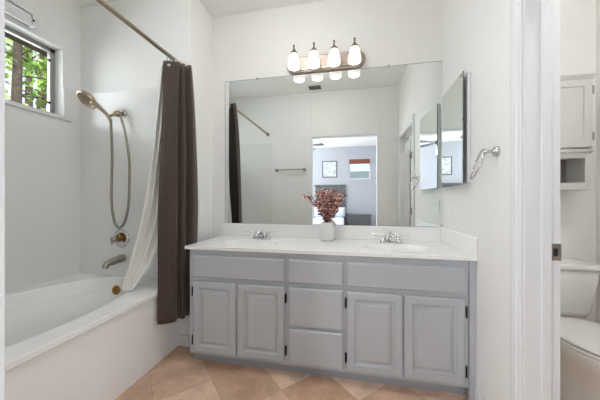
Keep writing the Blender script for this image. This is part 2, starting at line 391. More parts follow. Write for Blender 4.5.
# ------------------------------------------------------------------ vanity cabinet
YF = 1.61
van = thing('vanity_cabinet', 'long grey painted double vanity cabinet with raised-panel doors under white countertop', 'cabinet', (-0.2, 1.87, 0))
struct_c = MB().box(-1.105, -1.087, YF+0.018, 1.68, 0.078, 0.806).box(-1.105, -1.087, 1.68, YB-0.004, 0.0, 0.806).box(0.680, 0.698, YF+0.018, YB-0.004, 0.0, 0.806).box(-1.087, 0.680, YF+0.018, YB-0.004, 0.078, 0.094)
struct_c.box(-1.087, 0.680, YB-0.016, YB-0.004, 0.094, 0.806)
struct_c.build('carcass', CAB, van, bevel=0.001)
ff = MB().box(-1.105, 0.662, YF, YF+0.018, 0.078, 0.809)
ff.build('face_frame', CAB, van, bevel=0.0015)
MB().box(0.665, 0.699, YF-0.004, YF+0.018, 0.0, 0.809).build('filler_strip', CAB, van, bevel=0.0025)
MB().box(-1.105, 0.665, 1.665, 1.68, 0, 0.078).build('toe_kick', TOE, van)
def rect_rings(x0, x1, z0, z1, rings, y):
    """rings: (inset, out) -> nested rectangles"""
    m = MB(); rs = []
    for (i, d) in rings: rs.append([(x0+i, y-d, z0+i), (x1-i, y-d, z0+i), (x1-i, y-d, z1-i), (x0+i, y-d, z1-i)])
    m.quadring(rs, True, True, smooth=False); return m
RAISED = [(0, 0), (0, 0.013), (0.004, 0.017), (0.010, 0.019), (0.044, 0.019), (0.048, 0.010), (0.055, 0.007), (0.060, 0.007), (0.063, 0.010), (0.078, 0.0170), (0.082, 0.018)]
FLAT = [(0, 0), (0, 0.011), (0.003, 0.015), (0.010, 0.019), (0.012, 0.019)]
doors = [(-1.071, -0.753, 0.100, 0.588, 'l'), (-0.741, -0.416, 0.100, 0.588, 'r'), (-0.018, 0.305, 0.100, 0.588, 'l'), (0.314, 0.641, 0.100, 0.588, 'r')]
for (x0, x1, z0, z1, side) in doors:
    d = rect_rings(x0, x1, z0, z1, RAISED, YF-0.001).build('door', CAB, van)
    for z in (z0+0.075, z1-0.075):
        hx = x0-0.007 if side == 'l' else x1+0.007
        MB().lathe([(0.005, -0.03), (0.005, 0.03)], (hx, YF-0.011, z), (0, 0, 1), 10).box(hx-0.007, hx+0.007, YF-0.007, YF-0.002, z-0.027, z+0.027).lathe([(0.0025, 0.03), (0.004, 0.034), (0.001, 0.038)], (hx, YF-0.011, z), (0, 0, 1), 8).build('hinge', BRONZE, d)
for (x0, x1, z0, z1) in [(-0.388, -0.042, 0.617, 0.768), (-0.388, -0.042, 0.343, 0.590), (-0.388, -0.042, 0.100, 0.326)]:
    rect_rings(x0, x1, z0, z1, FLAT, YF-0.001).build('drawer', CAB, van)
for (x0, x1) in [(-1.071, -0.416), (-0.018, 0.644)]:
    rect_rings(x0, x1, 0.617, 0.768, FLAT, YF-0.001).build('false_drawer_front', CAB, van)

# countertop with two integral bowls, backsplash, side splash
ct = thing('countertop', 'white cultured marble vanity countertop with two oval integral sinks and backsplash', 'countertop', (-0.2, 1.87, 0.81))
XC0, XC1, YC0, ZC = -1.130, 0.699, 1.587, 0.830
sinks = [(-0.735, 1.815), (0.303, 1.815)]
top = MB(); RA, RB_ = 0.215, 0.150
for (x0, x1), (cx, cy) in zip([(XC0, -0.2), (-0.2, XC1)], sinks):
    an = rect_hole(top, x0, x1, YC0, YB-0.002, ZC, cx, cy, RA, RB_)
b = len(top.v)
P4 = [(XC0, YC0), (XC1, YC0), (XC1, YB-0.002), (XC0, YB-0.002)]
top.quadring([[(x, y, ZC) for x, y in P4], [(x, y, ZC-0.021) for x, y in P4]], False, False, smooth=False)
# underside with holes
for (x0, x1), (cx, cy) in zip([(XC0, -0.2), (-0.2, XC1)], sinks):
    rect_hole(top, x0, x1, YC0, YB-0.002, ZC-0.021, cx, cy, RA+0.012, RB_+0.012)
top.build('counter_slab', COUNTER, ct, recalc=False)
for (cx, cy) in sinks:
    bw = MB(); an = [2*pi*i/72 for i in range(72)]
    bw.quadring(bowl_rings(an, cx, cy, [(RA+0.014, RB_+0.014, -0.022, 0), (RA, RB_, 0, 0), (RA-0.006, RB_-0.006, -0.005, 0), (RA-0.02, RB_-0.02, -0.04, 0), (RA-0.055, RB_-0.045, -0.09, 0), (RA-0.11, RB_-0.085, -0.118, 0.01), (0.03, 0.03, -0.128, 0.02), (0.022, 0.022, -0.129, 0.02)], ZC), False, True)
    bo = bw.build('sink_bowl', COUNTER, ct)
    MB().lathe([(0.024, 0), (0.024, 0.002), (0.018, 0.003), (0.016, 0.001)], (cx, cy+0.02, ZC-0.1285), (0, 0, 1), 20).build('drain', CHROME, bo)
MB().box(XC0, XC1, YB-0.022, YB-0.002, ZC, 0.942).build('backsplash', COUNTER, ct, bevel=0.003)
MB().box(XC1-0.020, XC1, YC0, YB-0.022, ZC, 0.942).build('side_splash', COUNTER, ct, bevel=0.003)

# faucets
def faucet(x, y, label):
    z = ZC; f = thing('faucet', label, 'faucet', (x, y, z), 'faucets on the vanity')
    bs = MB()
    bs.quadring([ellipse(x, y, 0.082, 0.026, z, 40, 3), ellipse(x, y, 0.082, 0.026, z+0.008, 40, 3), ellipse(x, y, 0.074, 0.020, z+0.014, 40, 3)])
    bs.build('base_plate', CHROME, f)
    s = MB().lathe([(0.022, 0.012), (0.019, 0.03), (0.014, 0.045), (0.014, 0.062), (0.010, 0.068), (0.003, 0.072)], (x, y, z), (0, 0, 1), 20)
    s.tube(smooth_path([(x, y, z+0.045), (x, y-0.03, z+0.062), (x, y-0.075, z+0.060), (x, y-0.105, z+0.046), (x, y-0.112, z+0.032)], 5), [0.013]*11+[0.011]*10, 14)
    s.build('spout', CHROME, f)
    MB().tube([(x, y+0.022, z+0.01), (x, y+0.022, z+0.075)], 0.0025, 8).lathe([(0.002, 0), (0.006, 0.004), (0.005, 0.01), (0.001, 0.013)], (x, y+0.022, z+0.072), (0, 0, 1), 10).build('lift_rod', CHROME, f)
    for sg in (-1, 1):
        hx = x+sg*0.052
        h = MB().lathe([(0.023, 0.012), (0.022, 0.02), (0.015, 0.034), (0.012, 0.045), (0.016, 0.05), (0.016, 0.058), (0.006, 0.064)], (hx, y, z), (0, 0, 1), 20).build('handle', CHROME, f)
        MB().tube([(hx+sg*0.012, y-0.004, z+0.056), (hx+sg*0.04, y-0.010, z+0.060), (hx+sg*0.075, y-0.014, z+0.064), (hx+sg*0.084, y-0.015, z+0.065)], [0.006, 0.0065, 0.0085, 0.005], 12).build('lever', PORC, h)
faucet(-0.715, 2.0, 'chrome two-lever faucet behind the left sink, near the curtain')
faucet(0.300, 2.0, 'chrome two-lever faucet behind the right sink, near the medicine cabinet')

# ------------------------------------------------------------------ wall mirror, light bar
mr = thing('wall_mirror', 'large frameless wall mirror above the vanity backsplash', 'mirror', (-0.2, YB, 0.944))
MB().box(-1.105, XR-0.001, YB-0.006, YB-0.001, 0.944, 2.216).build('mirror_glass', MIRROR, mr)
ed = MB()
for a in ((-1.107, XR-0.0005, 2.216, 2.2185), (-1.107, XR-0.0005, 0.9425, 0.944)): ed.box(a[0], a[1], YB-0.0065, YB-0.001, a[2], a[3])
ed.box(-1.1075, -1.105, YB-0.0065, YB-0.001, 0.9425, 2.2185)
ed.build('glass_edge', MIRROREDGE, mr)
for (x, z) in ((-0.80, 2.216), (0.30, 2.216), (-1.09, 0.948), (0.686, 0.950)):
    MB().box(x-0.010, x+0.010, YB-0.010, YB-0.001, z-0.008, z+0.010).build('mirror_clip', ACRYL if z > 2 else CHROME, mr, bevel=0.002)

vl = thing('vanity_light', 'four-shade brushed nickel vanity light bar with lit frosted glass above mirror', 'wall lamp', (-0.205, YB, 2.22))
def stadium(cx, cz, hw, hh, y, n=10):
    p = []
    for s0, cxx in ((-pi/2, cx+hw-hh), (pi/2, cx-hw+hh)):
        for i in range(n+1):
            t = s0+pi*i/n; p.append((cxx+hh*cos(t), y, cz+hh*sin(t)))
    return p
BP = (-0.203, 2.292, 0.325, 0.069)
pl = MB(); pl.quadring([stadium(*BP, YB-0.001), stadium(*BP, YB-0.020), stadium(BP[0], BP[1], BP[2]-0.008, BP[3]-0.008, YB-0.026), stadium(BP[0], BP[1], BP[2]-0.016, BP[3]-0.016, YB-0.026)], True, True, smooth=False)
bp_ = pl.build('back_plate', PLATEM, vl)
MB().quadring([stadium(BP[0], BP[1]-0.044, 0.300, 0.005, YB-0.026), stadium(BP[0], BP[1]-0.044, 0.300, 0.005, YB-0.034)], True, True, smooth=False).build('plate_rib', NICKEL, bp_)
for x in (-0.447, -0.284, -0.123, 0.035):
    yy, zt = 2.022, 2.345
    sh = MB().lathe([(0.024, 0.0), (0.034, -0.022), (0.043, -0.055), (0.0495, -0.09), (0.0510, -0.108), (0.0495, -0.119), (0.047, -0.126), (0.044, -0.124), (0.046, -0.117), (0.0475, -0.106), (0.045, -0.085), (0.039, -0.055), (0.030, -0.022), (0.020, -0.002)], (x, yy, zt), (0, 0, 1), 32, cap=False)
    so = sh.build('lamp_shade', SHADE, vl)
    arm = MB().tube(smooth_path([(x, YB-0.024, 2.31), (x, YB-0.06, 2.33), (x, yy+0.03, 2.385), (x, yy, 2.372)], 6), 0.006, 10)
    arm.build('lamp_arm', NICKEL, vl)
    MB().lathe([(0.030, -0.012), (0.028, 0.0), (0.017, 0.012), (0.009, 0.022), (0.006, 0.03), (0.006, 0.052), (0.008, 0.054), (0.007, 0.062), (0.002, 0.066)], (x, yy, zt), (0, 0, 1), 20).build('socket_cap', CAPM, so)
    MB().lathe([(0.010, -0.015), (0.012, -0.04), (0.024, -0.065), (0.026, -0.078), (0.019, -0.095), (0.004, -0.103)], (x, yy, zt), (0, 0, 1), 16).build('bulb', BULB, so)
    light('vanity_bulb_light', 'POINT', (x, yy, zt-0.095), (0, 0, 0), 0.35, (1.0, 0.975, 0.94), shadow_soft_size=0.02)

# ------------------------------------------------------------------ vase and dried stems
vx, vy = -0.18, 2.035
MB().lathe([(0.040, 0), (0.052, 0.003), (0.057, 0.012), (0.060, 0.05), (0.061, 0.09), (0.056, 0.118), (0.046, 0.136), (0.042, 0.144), (0.039, 0.144), (0.042, 0.134), (0.052, 0.116), (0.056, 0.09), (0.055, 0.03), (0.03, 0.008), (0.0, 0.008)], (vx, vy, ZC), (0, 0, 1), 40, cap=True).build('vase', CERAM)
tag(bpy.data.objects['vase'], 'small white ceramic vase standing on the countertop between the sinks', 'vase')
def leaf(mb, base, d, up, L, wd):
    d = d.normalized(); sd = d.cross(up).normalized(); nn = sd.cross(d).normalized()
    b = len(mb.v)
    prof = [(0, 0.0), (0.25, 0.75), (0.55, 1.0), (0.85, 0.6), (1.0, 0.0)]
    pts = []
    for (t, w_) in prof:
        c = base+d*L*t-nn*L*0.18*t*t
        pts.append((c-sd*wd*w_, c+nn*wd*0.18*(w_ > 0), c+sd*wd*w_))
    idx = []
    for p in pts:
        idx.append((len(mb.v), len(mb.v)+1, len(mb.v)+2)); mb.v += [tuple(q) for q in p]
    for a, c in zip(idx, idx[1:]):
        for k in (0, 1): mb.f.append((a[k], a[k+1], c[k+1], c[k])); mb.sm.append(True)
stems = [((-0.372, 2.03, 1.195), 'dried reddish stem leaning far left out of the white vase'),
         ((-0.036, 2.04, 1.195), 'dried reddish stem leaning far right out of the white vase'),
         ((-0.225, 2.05, 1.245), None), ((-0.130, 2.05, 1.235), None), ((-0.265, 2.00, 1.215), None), ((-0.175, 2.00, 1.215), None),
         ((-0.095, 2.01, 1.20), None), ((-0.20, 2.06, 1.20), None), ((-0.27, 2.05, 1.14), None), ((-0.105, 2.055, 1.14), None), ((-0.17, 1.975, 1.14), None), ((-0.225, 1.985, 1.09), None), ((-0.12, 1.99, 1.09), None)]
for i, (tip, lab) in enumerate(stems):
    a = 2*pi*i/len(stems); r0 = 0.020
    root = Vector((vx+r0*cos(a), vy+r0*sin(a)*0.6, ZC+0.03)); neck = Vector((vx+(tip[0]-vx)*0.10+0.012*cos(a), vy+(tip[1]-vy)*0.15, ZC+0.148))
    tip = Vector(tip); mid = neck.lerp(tip, 0.5)+Vector((0, 0, 0.012+0.02*abs(tip[0]-vx)/0.2))
    path = smooth_path([root, neck, mid, tip], 7)
    st = MB().tube(path, [0.0026]*8+[0.0019]*(len(path)-8), 6).build('dried_stem', STEMM)
    tag(st, lab or 'dried reddish eucalyptus stem in the upright middle of the white vase', 'flower stem', 'dried stems in the vase')
    lf = MB(); n = 36
    for k in range(n):
        t = 0.30+0.70*k/(n-1); q = path[min(int(t*(len(path)-1)), len(path)-1)]
        ax = (path[min(int(t*(len(path)-1))+1, len(path)-1)]-path[max(int(t*(len(path)-1))-1, 0)]).normalized()
        if q.z < ZC+0.16: continue
        s1 = ax.orthogonal().normalized(); s1.rotate(Matrix.Rotation(k*2.4+i, 3, ax)); d = (s1*1.0+ax*random.uniform(0.2, 0.9)).normalized()
        s = random.uniform(0.7, 1.1)*(1.0 if t < 0.9 else 0.75)
        e = q+d*0.032*s
        if e.y > 2.095: d.y = -abs(d.y)
        leaf(lf, q, d, Vector((random.uniform(-.9, .9), random.uniform(-1, .2), 0.7)), 0.034*s, 0.0145*s)
    lo = lf.build('leaves', LEAF_RED, st, recalc=False); lo['kind'] = 'stuff'

# ------------------------------------------------------------------ right wall: medicine cabinet, towel ring, plates
mc = thing('medicine_cabinet', 'mirrored medicine cabinet on the right wall, its door slightly ajar', 'cabinet', (XR, 1.875, 1.245))
MB().box(0.680, XR-0.0005, 1.668, 2.080, 1.250, 1.905).build('cabinet_body', TRIM, mc, bevel=0.002)
ang = radians(3.0); hy, hx = 2.082, 0.680; Ld = 0.422
def mcp(u, out): return (hx-u*sin(ang)-out*cos(ang), hy-u*cos(ang)+out*sin(ang))
md_ = MB().prism([mcp(0, 0), mcp(Ld, 0), mcp(Ld, 0.004), mcp(0, 0.004)], 'z', 1.243, 1.912)
md = md_.build('door', MIRROREDGE, mc)
me_ = MB().prism([mcp(0.002, 0.0041), mcp(Ld-0.002, 0.0041), mcp(Ld-0.004, 0.0065), mcp(0.004, 0.0065)], 'z', 1.246, 1.909)
me_.build('mirror_face', MIRROR, md)
tr = thing('towel_ring', 'chrome towel ring on the right wall beside the door casing', 'towel ring', (XR, 1.40, 1.36))
ty, tz = 1.395, 1.385
MB().lathe([(0.026, 0), (0.026, 0.008), (0.022, 0.013), (0.010, 0.016), (0.008, 0.034), (0.010, 0.040), (0.010, 0.054), (0.004, 0.058)], (XR, ty, tz), (-1, 0, 0), 24).build('wall_mount', CHROME, tr)
rc = Vector((0.646, ty+0.072, tz-0.050)); e1 = Vector((0, 0.822, -0.57)).normalized(); e2 = Vector((-0.35, 0.53, 0.77)).normalized()
e1 = Vector((0, 0.83, -0.555)).normalized(); e2 = Vector((0.38, 0.513, 0.769)).normalized()
pts = [rc+e1*0.080*cos(t)+e2*0.079*sin(t) for t in [2*pi*k/48 for k in range(49)]]
MB().tube(pts, 0.0048, 10, cap=False).build('ring', CHROME, tr)

def plate(x, y0, y1, z0, z1, sx, label, name, cat, kindp):
    o = MB().box(min(x, x+sx*0.006), max(x, x+sx*0.006), y0, y1, z0, z1).build(name, PLASTIC, bevel=0.002)
    tag(o, label, cat)
    ym, zm = (y0+y1)/2, (z0+z1)/2
    for dz in ((-0.02, 0.02) if kindp == 'outlet' else (0,)):
        h = 0.013 if kindp == 'outlet' else 0.032
        q = MB().box(min(x+sx*0.004, x+sx*0.0085), max(x+sx*0.004, x+sx*0.0085), ym-0.016, ym+0.016, zm+dz-h, zm+dz+h).build('outlet_socket' if kindp == 'outlet' else 'rocker_switch', PLASTIC, o, bevel=0.002)
        if kindp == 'outlet':
            sl = MB()
            for dy in (-0.006, 0.006): sl.box(min(x+sx*0.008, x+sx*0.0088), max(x+sx*0.008, x+sx*0.0088), ym+dy-0.001, ym+dy+0.001, zm+dz-0.005, zm+dz+0.005)
            sl.build('outlet_slot', BLACK, q)
plate(XR, 1.985, 2.060, 1.030, 1.150, -1, 'white wall outlet plate on the right wall under the medicine cabinet', 'outlet_plate', 'outlet', 'outlet')
plate(XL, 1.922, 1.994, 1.036, 1.150, 1, 'white outlet plate on the wall end beside the brown curtain', 'outlet_plate', 'outlet', 'outlet')
# south wall plate and towel bar (seen in the mirror)
pp = MB().box(-0.772, -0.690, YS, YS+0.006, 1.105, 1.225).build('light_switch', PLASTIC, bevel=0.002)
tag(pp, 'white light switch plate beside the bedroom doorway, seen in the mirror', 'light switch')
MB().box(-0.748, -0.714, YS+0.004, YS+0.009, 1.133, 1.197).build('rocker_switch', PLASTIC, pp, bevel=0.002)
tb = thing('towel_bar', 'brushed nickel towel bar on the wall left of the doorway, seen in the mirror', 'towel bar', (-0.92, YS, 1.625))
MB().tube([(-1.16, YS+0.06, 1.625), (-0.685, YS+0.06, 1.625)], 0.010, 12).build('bar', NICKEL, tb)
for x in (-1.145, -0.700):
    MB().lathe([(0.026, 0), (0.026, 0.008), (0.014, 0.014), (0.012, 0.05), (0.016, 0.055), (0.016, 0.068), (0.004, 0.074)], (x, YS, 1.625), (0, 1, 0), 20).build('bar_mount', NICKEL, tb)
cv = thing('ceiling_vent', 'small grey slotted exhaust vent in the bathroom ceiling, seen in the mirror', 'vent', (-0.51, 0.515, H))
MB().box(-0.60, -0.42, 0.455, 0.575, H-0.012, H).build('vent_frame', VENT, cv, bevel=0.002)
for k in range(6): MB().box(-0.588+0.028*k, -0.573+0.028*k, 0.467, 0.563, H-0.014, H-0.011).build('vent_slot', BLACK, cv)

for (lx, ly, lr, lab) in ((-0.45, 1.25, 0.18, 'round white added fill light on the ceiling over the bathroom floor'), (1.25, 0.85, 0.175, 'round white added fill light on the ceiling in the toilet closet')):  # both domes are added out of view to brighten bathroom and closet
    cl = thing('fill_dome', lab, 'fill light', (lx, ly, H))
    MB().lathe([(lr, 0), (lr, -0.02), (lr-0.012, -0.03), (lr-0.02, -0.03)], (lx, ly, H), (0, 0, 1), 36).build('fill_base', NICKEL, cl)
    MB().lathe([(lr-0.016, -0.03), (lr-0.014, -0.055), (lr-0.04, -0.09), (lr-0.09, -0.108), (0.002, -0.114)], (lx, ly, H), (0, 0, 1), 36).build('fill_diffuser', FILL_GLOW, cl)

# ------------------------------------------------------------------ bathtub
tub = thing('bathtub', 'white built-in alcove bathtub with oval basin below the window', 'bathtub', (-1.8, 1.06, 0))
ZR = 0.518; TX0, TX1, TY0, TY1 = XW+0.009, -1.308, YS+0.009, YT-0.009
rim = MB(); bcx, bcy, ba, bb = -1.835, 1.065, 0.410, 0.715
angs = rect_hole(rim, TX0, TX1, TY0, TY1, ZR, bcx, bcy, ba, bb, 96)
R4 = [(TX0, TY0), (TX1, TY0), (TX1, TY1), (TX0, TY1)]
rim.quadring([[(x, y, ZR) for x, y in R4], [(x+(0.003 if x == TX1 else 0), y, ZR-0.006) for x, y in R4], [(x+(0.003 if x == TX1 else 0), y, ZR-0.030) for x, y in R4], [(x-(0.003 if x == TX1 else 0), y, ZR-0.036) for x, y in R4]], False, False, smooth=False)
rim.build('rim', TUB, tub)
bas = MB()
bas.quadring(bowl_rings(angs, bcx, bcy, [(ba, bb, 0, 0), (ba-0.006, bb-0.006, -0.003, 0), (ba-0.012, bb-0.012, -0.014, 0), (ba-0.024, bb-0.026, -0.085, 0), (ba-0.030, bb-0.034, -0.096, 0), (ba-0.046, bb-0.054, -0.102, 0), (ba-0.054, bb-0.064, -0.112, 0), (ba-0.075, bb-0.10, -0.25, 0.0), (ba-0.10, bb-0.15, -0.36, 0.02), (ba-0.15, bb-0.22, -0.405, 0.03), (0.05, 0.08, -0.41, 0.05)], ZR), False, True)
bas.build('basin', TUB, tub)
MB().prism([(TX1-0.022, 0.0), (TX1-0.022, 0.0), (TX1-0.014, ZR-0.034), (TX1-0.060, ZR-0.034), (TX1-0.060, 0.0)][1:], 'y', TY0, TY1).build('apron', TUB, tub)
MB().lathe([(0.036, 0), (0.036, 0.004), (0.030, 0.009), (0.012, 0.010), (0.010, 0.006)], (-1.823, 1.708, 0.434), (0, -1, 0.12), 28).build('overflow_plate', BRASS, tub)

# ------------------------------------------------------------------ tub fittings
spt = MB()
spt.tube(smooth_path([(-1.845, YT-0.008, 0.672), (-1.852, YT-0.05, 0.665), (-1.860, YT-0.10, 0.655), (-1.866, YT-0.138, 0.644), (-1.868, YT-0.148, 0.618)], 6), [0.030]*7+[0.027]*6+[0.024]*6+[0.021]*6, 18)
so = spt.build('tub_spout', NICKEL); tag(so, 'brushed nickel tub spout on the shower wall above the overflow plate', 'tub spout')
vv = thing('shower_valve', 'round nickel and brass shower valve trim on the shower wall', 'shower valve', (-1.862, YT-0.008, 0.83))
MB().lathe([(0.078, 0), (0.078, 0.003), (0.070, 0.010), (0.045, 0.013), (0.043, 0.008), (0.035, 0.008)], (-1.862, YT-0.008, 0.832), (0, -1, 0), 36).build('escutcheon', CHROME, vv)
MB().lathe([(0.032, 0.008), (0.032, 0.024), (0.026, 0.03), (0.024, 0.045), (0.012, 0.05)], (-1.862, YT-0.008, 0.838), (0, -1, 0), 24).build('valve_stem', BRASS, vv)
MB().lathe([(0.024, 0.045), (0.026, 0.07), (0.020, 0.085), (0.006, 0.09)], (-1.862, YT-0.008, 0.836), (0, -1, 0), 20).tube([(-1.862, YT-0.075, 0.836), (-1.872, YT-0.080, 0.815), (-1.878, YT-0.082, 0.795)], [0.009, 0.008, 0.009], 12).build('lever_handle', NICKEL, vv)
hs = thing('hand_shower', 'brushed nickel hand shower on a wall bracket with hanging metal hose', 'shower head', (-1.84, YT-0.008, 1.87))
WP = Vector((-1.836, YT-0.008, 1.868))      # wall flange
br = MB().lathe([(0.030, 0), (0.030, 0.004), (0.022, 0.014), (0.012, 0.018)], WP, (0, -1, 0), 24)
br.build('wall_flange', CHROME, hs)
hold = Vector((-1.865, YT-0.105, 1.818))
MB().tube([WP+Vector((0, -0.01, 0)), WP+Vector((-0.006, -0.05, -0.012)), hold], [0.011, 0.011, 0.011], 12).lathe([(0.012, -0.028), (0.024, -0.020), (0.024, 0.006), (0.018, 0.022)], WP+Vector((-0.012, -0.052, -0.02)), (-0.35, -0.75, -0.35), 20).build('holder_arm', BRASSN, hs)
h0 = hold+Vector((0.008, -0.004, -0.042)); h1 = hold+Vector((-0.112, -0.045, 0.100))
pth = smooth_path([h0, hold+Vector((-0.020, -0.010, 0.005)), hold+Vector((-0.064, -0.028, 0.055)), h1], 6)
hd = MB().tube(pth, [0.012, 0.0125, 0.013, 0.0135, 0.014, 0.014, 0.014, 0.014, 0.014, 0.0145, 0.015, 0.016, 0.017, 0.018, 0.019, 0.020, 0.022, 0.024, 0.024][:len(pth)], 14)
hnd = hd.build('handle', BRASSN, hs)
ctr = hold+Vector((-0.150, -0.060, 0.115)); nrm = Vector((-0.18, -0.66, -0.73)).normalized()
hh = MB().lathe([(0.010, -0.040), (0.040, -0.036), (0.066, -0.018), (0.075, 0.0), (0.073, 0.012), (0.064, 0.014), (0.061, 0.011), (0.002, 0.010)], ctr, nrm, 32)
hh.build('spray_head', BRASSN, hs)
nz = MB(); u_ = nrm.orthogonal().normalized(); w_ = nrm.cross(u_)
for r, c in ((0.012, 6), (0.026, 12), (0.037, 18)):
    for k in range(c):
        t = 2*pi*k/c; nz.lathe([(0.0025, 0.009), (0.0018, 0.0125)], ctr+u_*r*cos(t)+w_*r*sin(t), nrm, 6)
nz.build('spray_nozzles', BRONZE, hs)
hose = smooth_path([h0, (-1.868, YT-0.095, 1.70), (-1.880, YT-0.075, 1.52), (-1.903, YT-0.06, 1.30), (-1.908, YT-0.055, 1.12), (-1.880, YT-0.055, 0.975), (-1.835, YT-0.055, 0.925), (-1.785, YT-0.055, 0.970), (-1.748, YT-0.055, 1.10), (-1.738, YT-0.055, 1.30), (-1.748, YT-0.05, 1.50), (-1.785, YT-0.05, 1.70), (-1.822, YT-0.045, 1.80), (-1.832, YT-0.045, 1.84)], 10)
MB().tube(hose, [0.0092+0.0008*(i % 2) for i in range(len(hose))], 10).build('hose', HOSEM, hs)

# ------------------------------------------------------------------ curtain rod, curtains
RX, RZ = -1.300, 2.206
rod = thing('curtain_rod', 'straight brushed nickel shower curtain rod spanning above the tub edge', 'curtain rod', (RX, 1.06, RZ))
MB().tube([(RX, YS+0.008, RZ), (RX, YT-0.004, RZ)], 0.0140, 14).build('rod', BRASSN, rod)
for y, a in ((YS, 1), (YT, -1)):
    MB().lathe([(0.028, 0), (0.028, 0.006), (0.018, 0.016), (0.014, 0.02)], (RX, y, RZ), (0, a, 0), 20).build('rod_flange', BRASSN, rod)
cur_top = [(-1.345, 1.642), (-1.295, 1.655), (-1.248, 1.682), (-1.262, 1.715), (-1.226, 1.712), (-1.238, 1.748), (-1.190, 1.738), (-1.206, 1.778)]
cur_mid = [(-1.330, 1.585), (-1.285, 1.590), (-1.225, 1.618), (-1.240, 1.660), (-1.190, 1.655), (-1.200, 1.710), (-1.140, 1.700), (-1.146, 1.766)]
cur_bot = [(-1.294, 1.520), (-1.252, 1.528), (-1.196, 1.575), (-1.214, 1.625), (-1.172, 1.632), (-1.185, 1.680), (-1.165, 1.690), (-1.180, 1.755)]
def polycurve(pts, n=10): return smooth_path([(x, y, 0) for x, y in pts], n)
pt, pm, pb = polycurve(cur_top), polycurve(cur_mid), polycurve(cur_bot)
rows = []; NR = 44; ZT, ZB = 2.172, 0.300
for i in range(NR+1):
    t = i/NR
    row = []
    for k in range(len(pt)):
        a = pt[k]*(1-t)*(1-2*t)+pm[k]*4*t*(1-t)+pb[k]*t*(2*t-1)
        s = k/(len(pt)-1)
        row.append((a.x+0.004*sin(9*t+s*8), a.y+0.003*sin(7*t+s*5), ZT+(ZB-ZT)*t))
    rows.append(row)
sc = MB().grid(rows).build('shower_curtain', CURTAIN, solid=0.0025, recalc=False)
tag(sc, 'dark brown waffle-weave shower curtain hanging outside the tub', 'shower curtain')
rg = MB()
for x, y in ((-1.298, 1.650), (-1.236, 1.695), (-1.215, 1.735)):
    pass
gm = MB()
MB().lathe([(0.011, -0.001), (0.011, 0.0025), (0.006, 0.003), (0.005, 0.001)], (-1.305, 1.6495, 2.140), (0.22, -0.97, 0), 16).build('grommet', CHROME, sc)
L_ = [(0, (-1.376, 1.658, 2.150)), (0.16, (-1.400, 1.652, 1.880)), (0.36, (-1.436, 1.642, 1.510)), (0.56, (-1.482, 1.622, 1.150)), (0.74, (-1.533, 1.586, 0.83)), (0.86, (-1.550, 1.540, 0.65)), (0.92, (-1.553, 1.502, 0.56)), (1.0, (-1.520, 1.470, 0.530))]
R_ = [(0, (-1.352, 1.745, 2.150)), (0.16, (-1.352, 1.735, 1.868)), (0.36, (-1.355, 1.715, 1.45)), (0.56, (-1.346, 1.672, 0.98)), (0.74, (-1.396, 1.610, 0.70)), (0.86, (-1.440, 1.553, 0.61)), (0.92, (-1.458, 1.520, 0.555)), (1.0, (-1.470, 1.498, 0.528))]
rows = []; NR = 60; NC = 54
Ls = smooth_path([p for _, p in L_], 10); Rs = smooth_path([p for _, p in R_], 10)
for i in range(len(Ls)):
    a, b_ = Ls[i], Rs[i]; t = i/(len(Ls)-1); row = []
    d = (b_-a); nr = d.cross(Vector((0, 0, 1))).normalized()
    for k in range(NC+1):
        s = k/NC; amp = (0.036*(1-0.45*t))*min(1, 5*s)*(1-0.6*s)
        row.append(a.lerp(b_, s)+nr*amp*sin(2*pi*3.4*s+0.5*sin(3*t)+0.4))
    rows.append(row)
ln = MB().grid(rows).build('shower_liner', LINER, solid=0.0015, recalc=False)
tag(ln, 'white shower curtain liner swept inside the tub behind the brown curtain', 'shower liner')
for k, (y, ax) in enumerate(((1.655, 0), (1.690, 0.3), (1.722, -0.3), (1.752, 0.2))):
    pts = [(RX+0.022*cos(t)*cos(ax), y+0.022*cos(t)*sin(ax), RZ-0.016+0.032*sin(t)) for t in [2*pi*j/24 for j in range(25)]]
    o = MB().tube(pts, 0.0022, 8, cap=False).build('curtain_ring', CHROME)
    tag(o, 'thin metal curtain ring looped over the rod above the brown curtain', 'curtain ring', 'curtain rings on the rod')

# ------------------------------------------------------------------ box above the window
hr = thing('blind_headrail', 'white blind headrail box with rounded screwed end above the window', 'window blind', (XW, 1.1, 2.39))
def hrp(y): return y
sec = [(XW, 2.392), (XW, 2.492), (XW+0.060, 2.492), (XW+0.066, 2.486), (XW+0.066, 2.392)]
end = []
MB().box(XW+0.050, XW+0.060, 0.55, 1.420, 2.392, 2.480).box(XW, XW+0.060, 0.55, 1.420, 2.470, 2.480).build('headrail', TRIM, hr, bevel=0.002)
ep = []
for i in range(9):
    t = -pi/2+pi*i/8; ep.append((1.420+0.045*cos(t), 2.436+0.044*sin(t)))
ep = [(1.4205, 2.480), (1.4205, 2.392)]+ep
MB().prism(ep, 'x', XW, XW+0.063).build('end_cap', TRIM, hr, bevel=0.003)
MB().lathe([(0.007, 0), (0.007, 0.002), (0.003, 0.003)], (XW+0.063, 1.428, 2.436), (1, 0, 0), 16).build('screw', BRONZE, hr)
MB().lathe([(0.015, -0.42), (0.015, 0.42)], (XW+0.026, 0.97, 2.424), (0, 1, 0), 16).build('blind_roll', PINKBEIGE, hr)

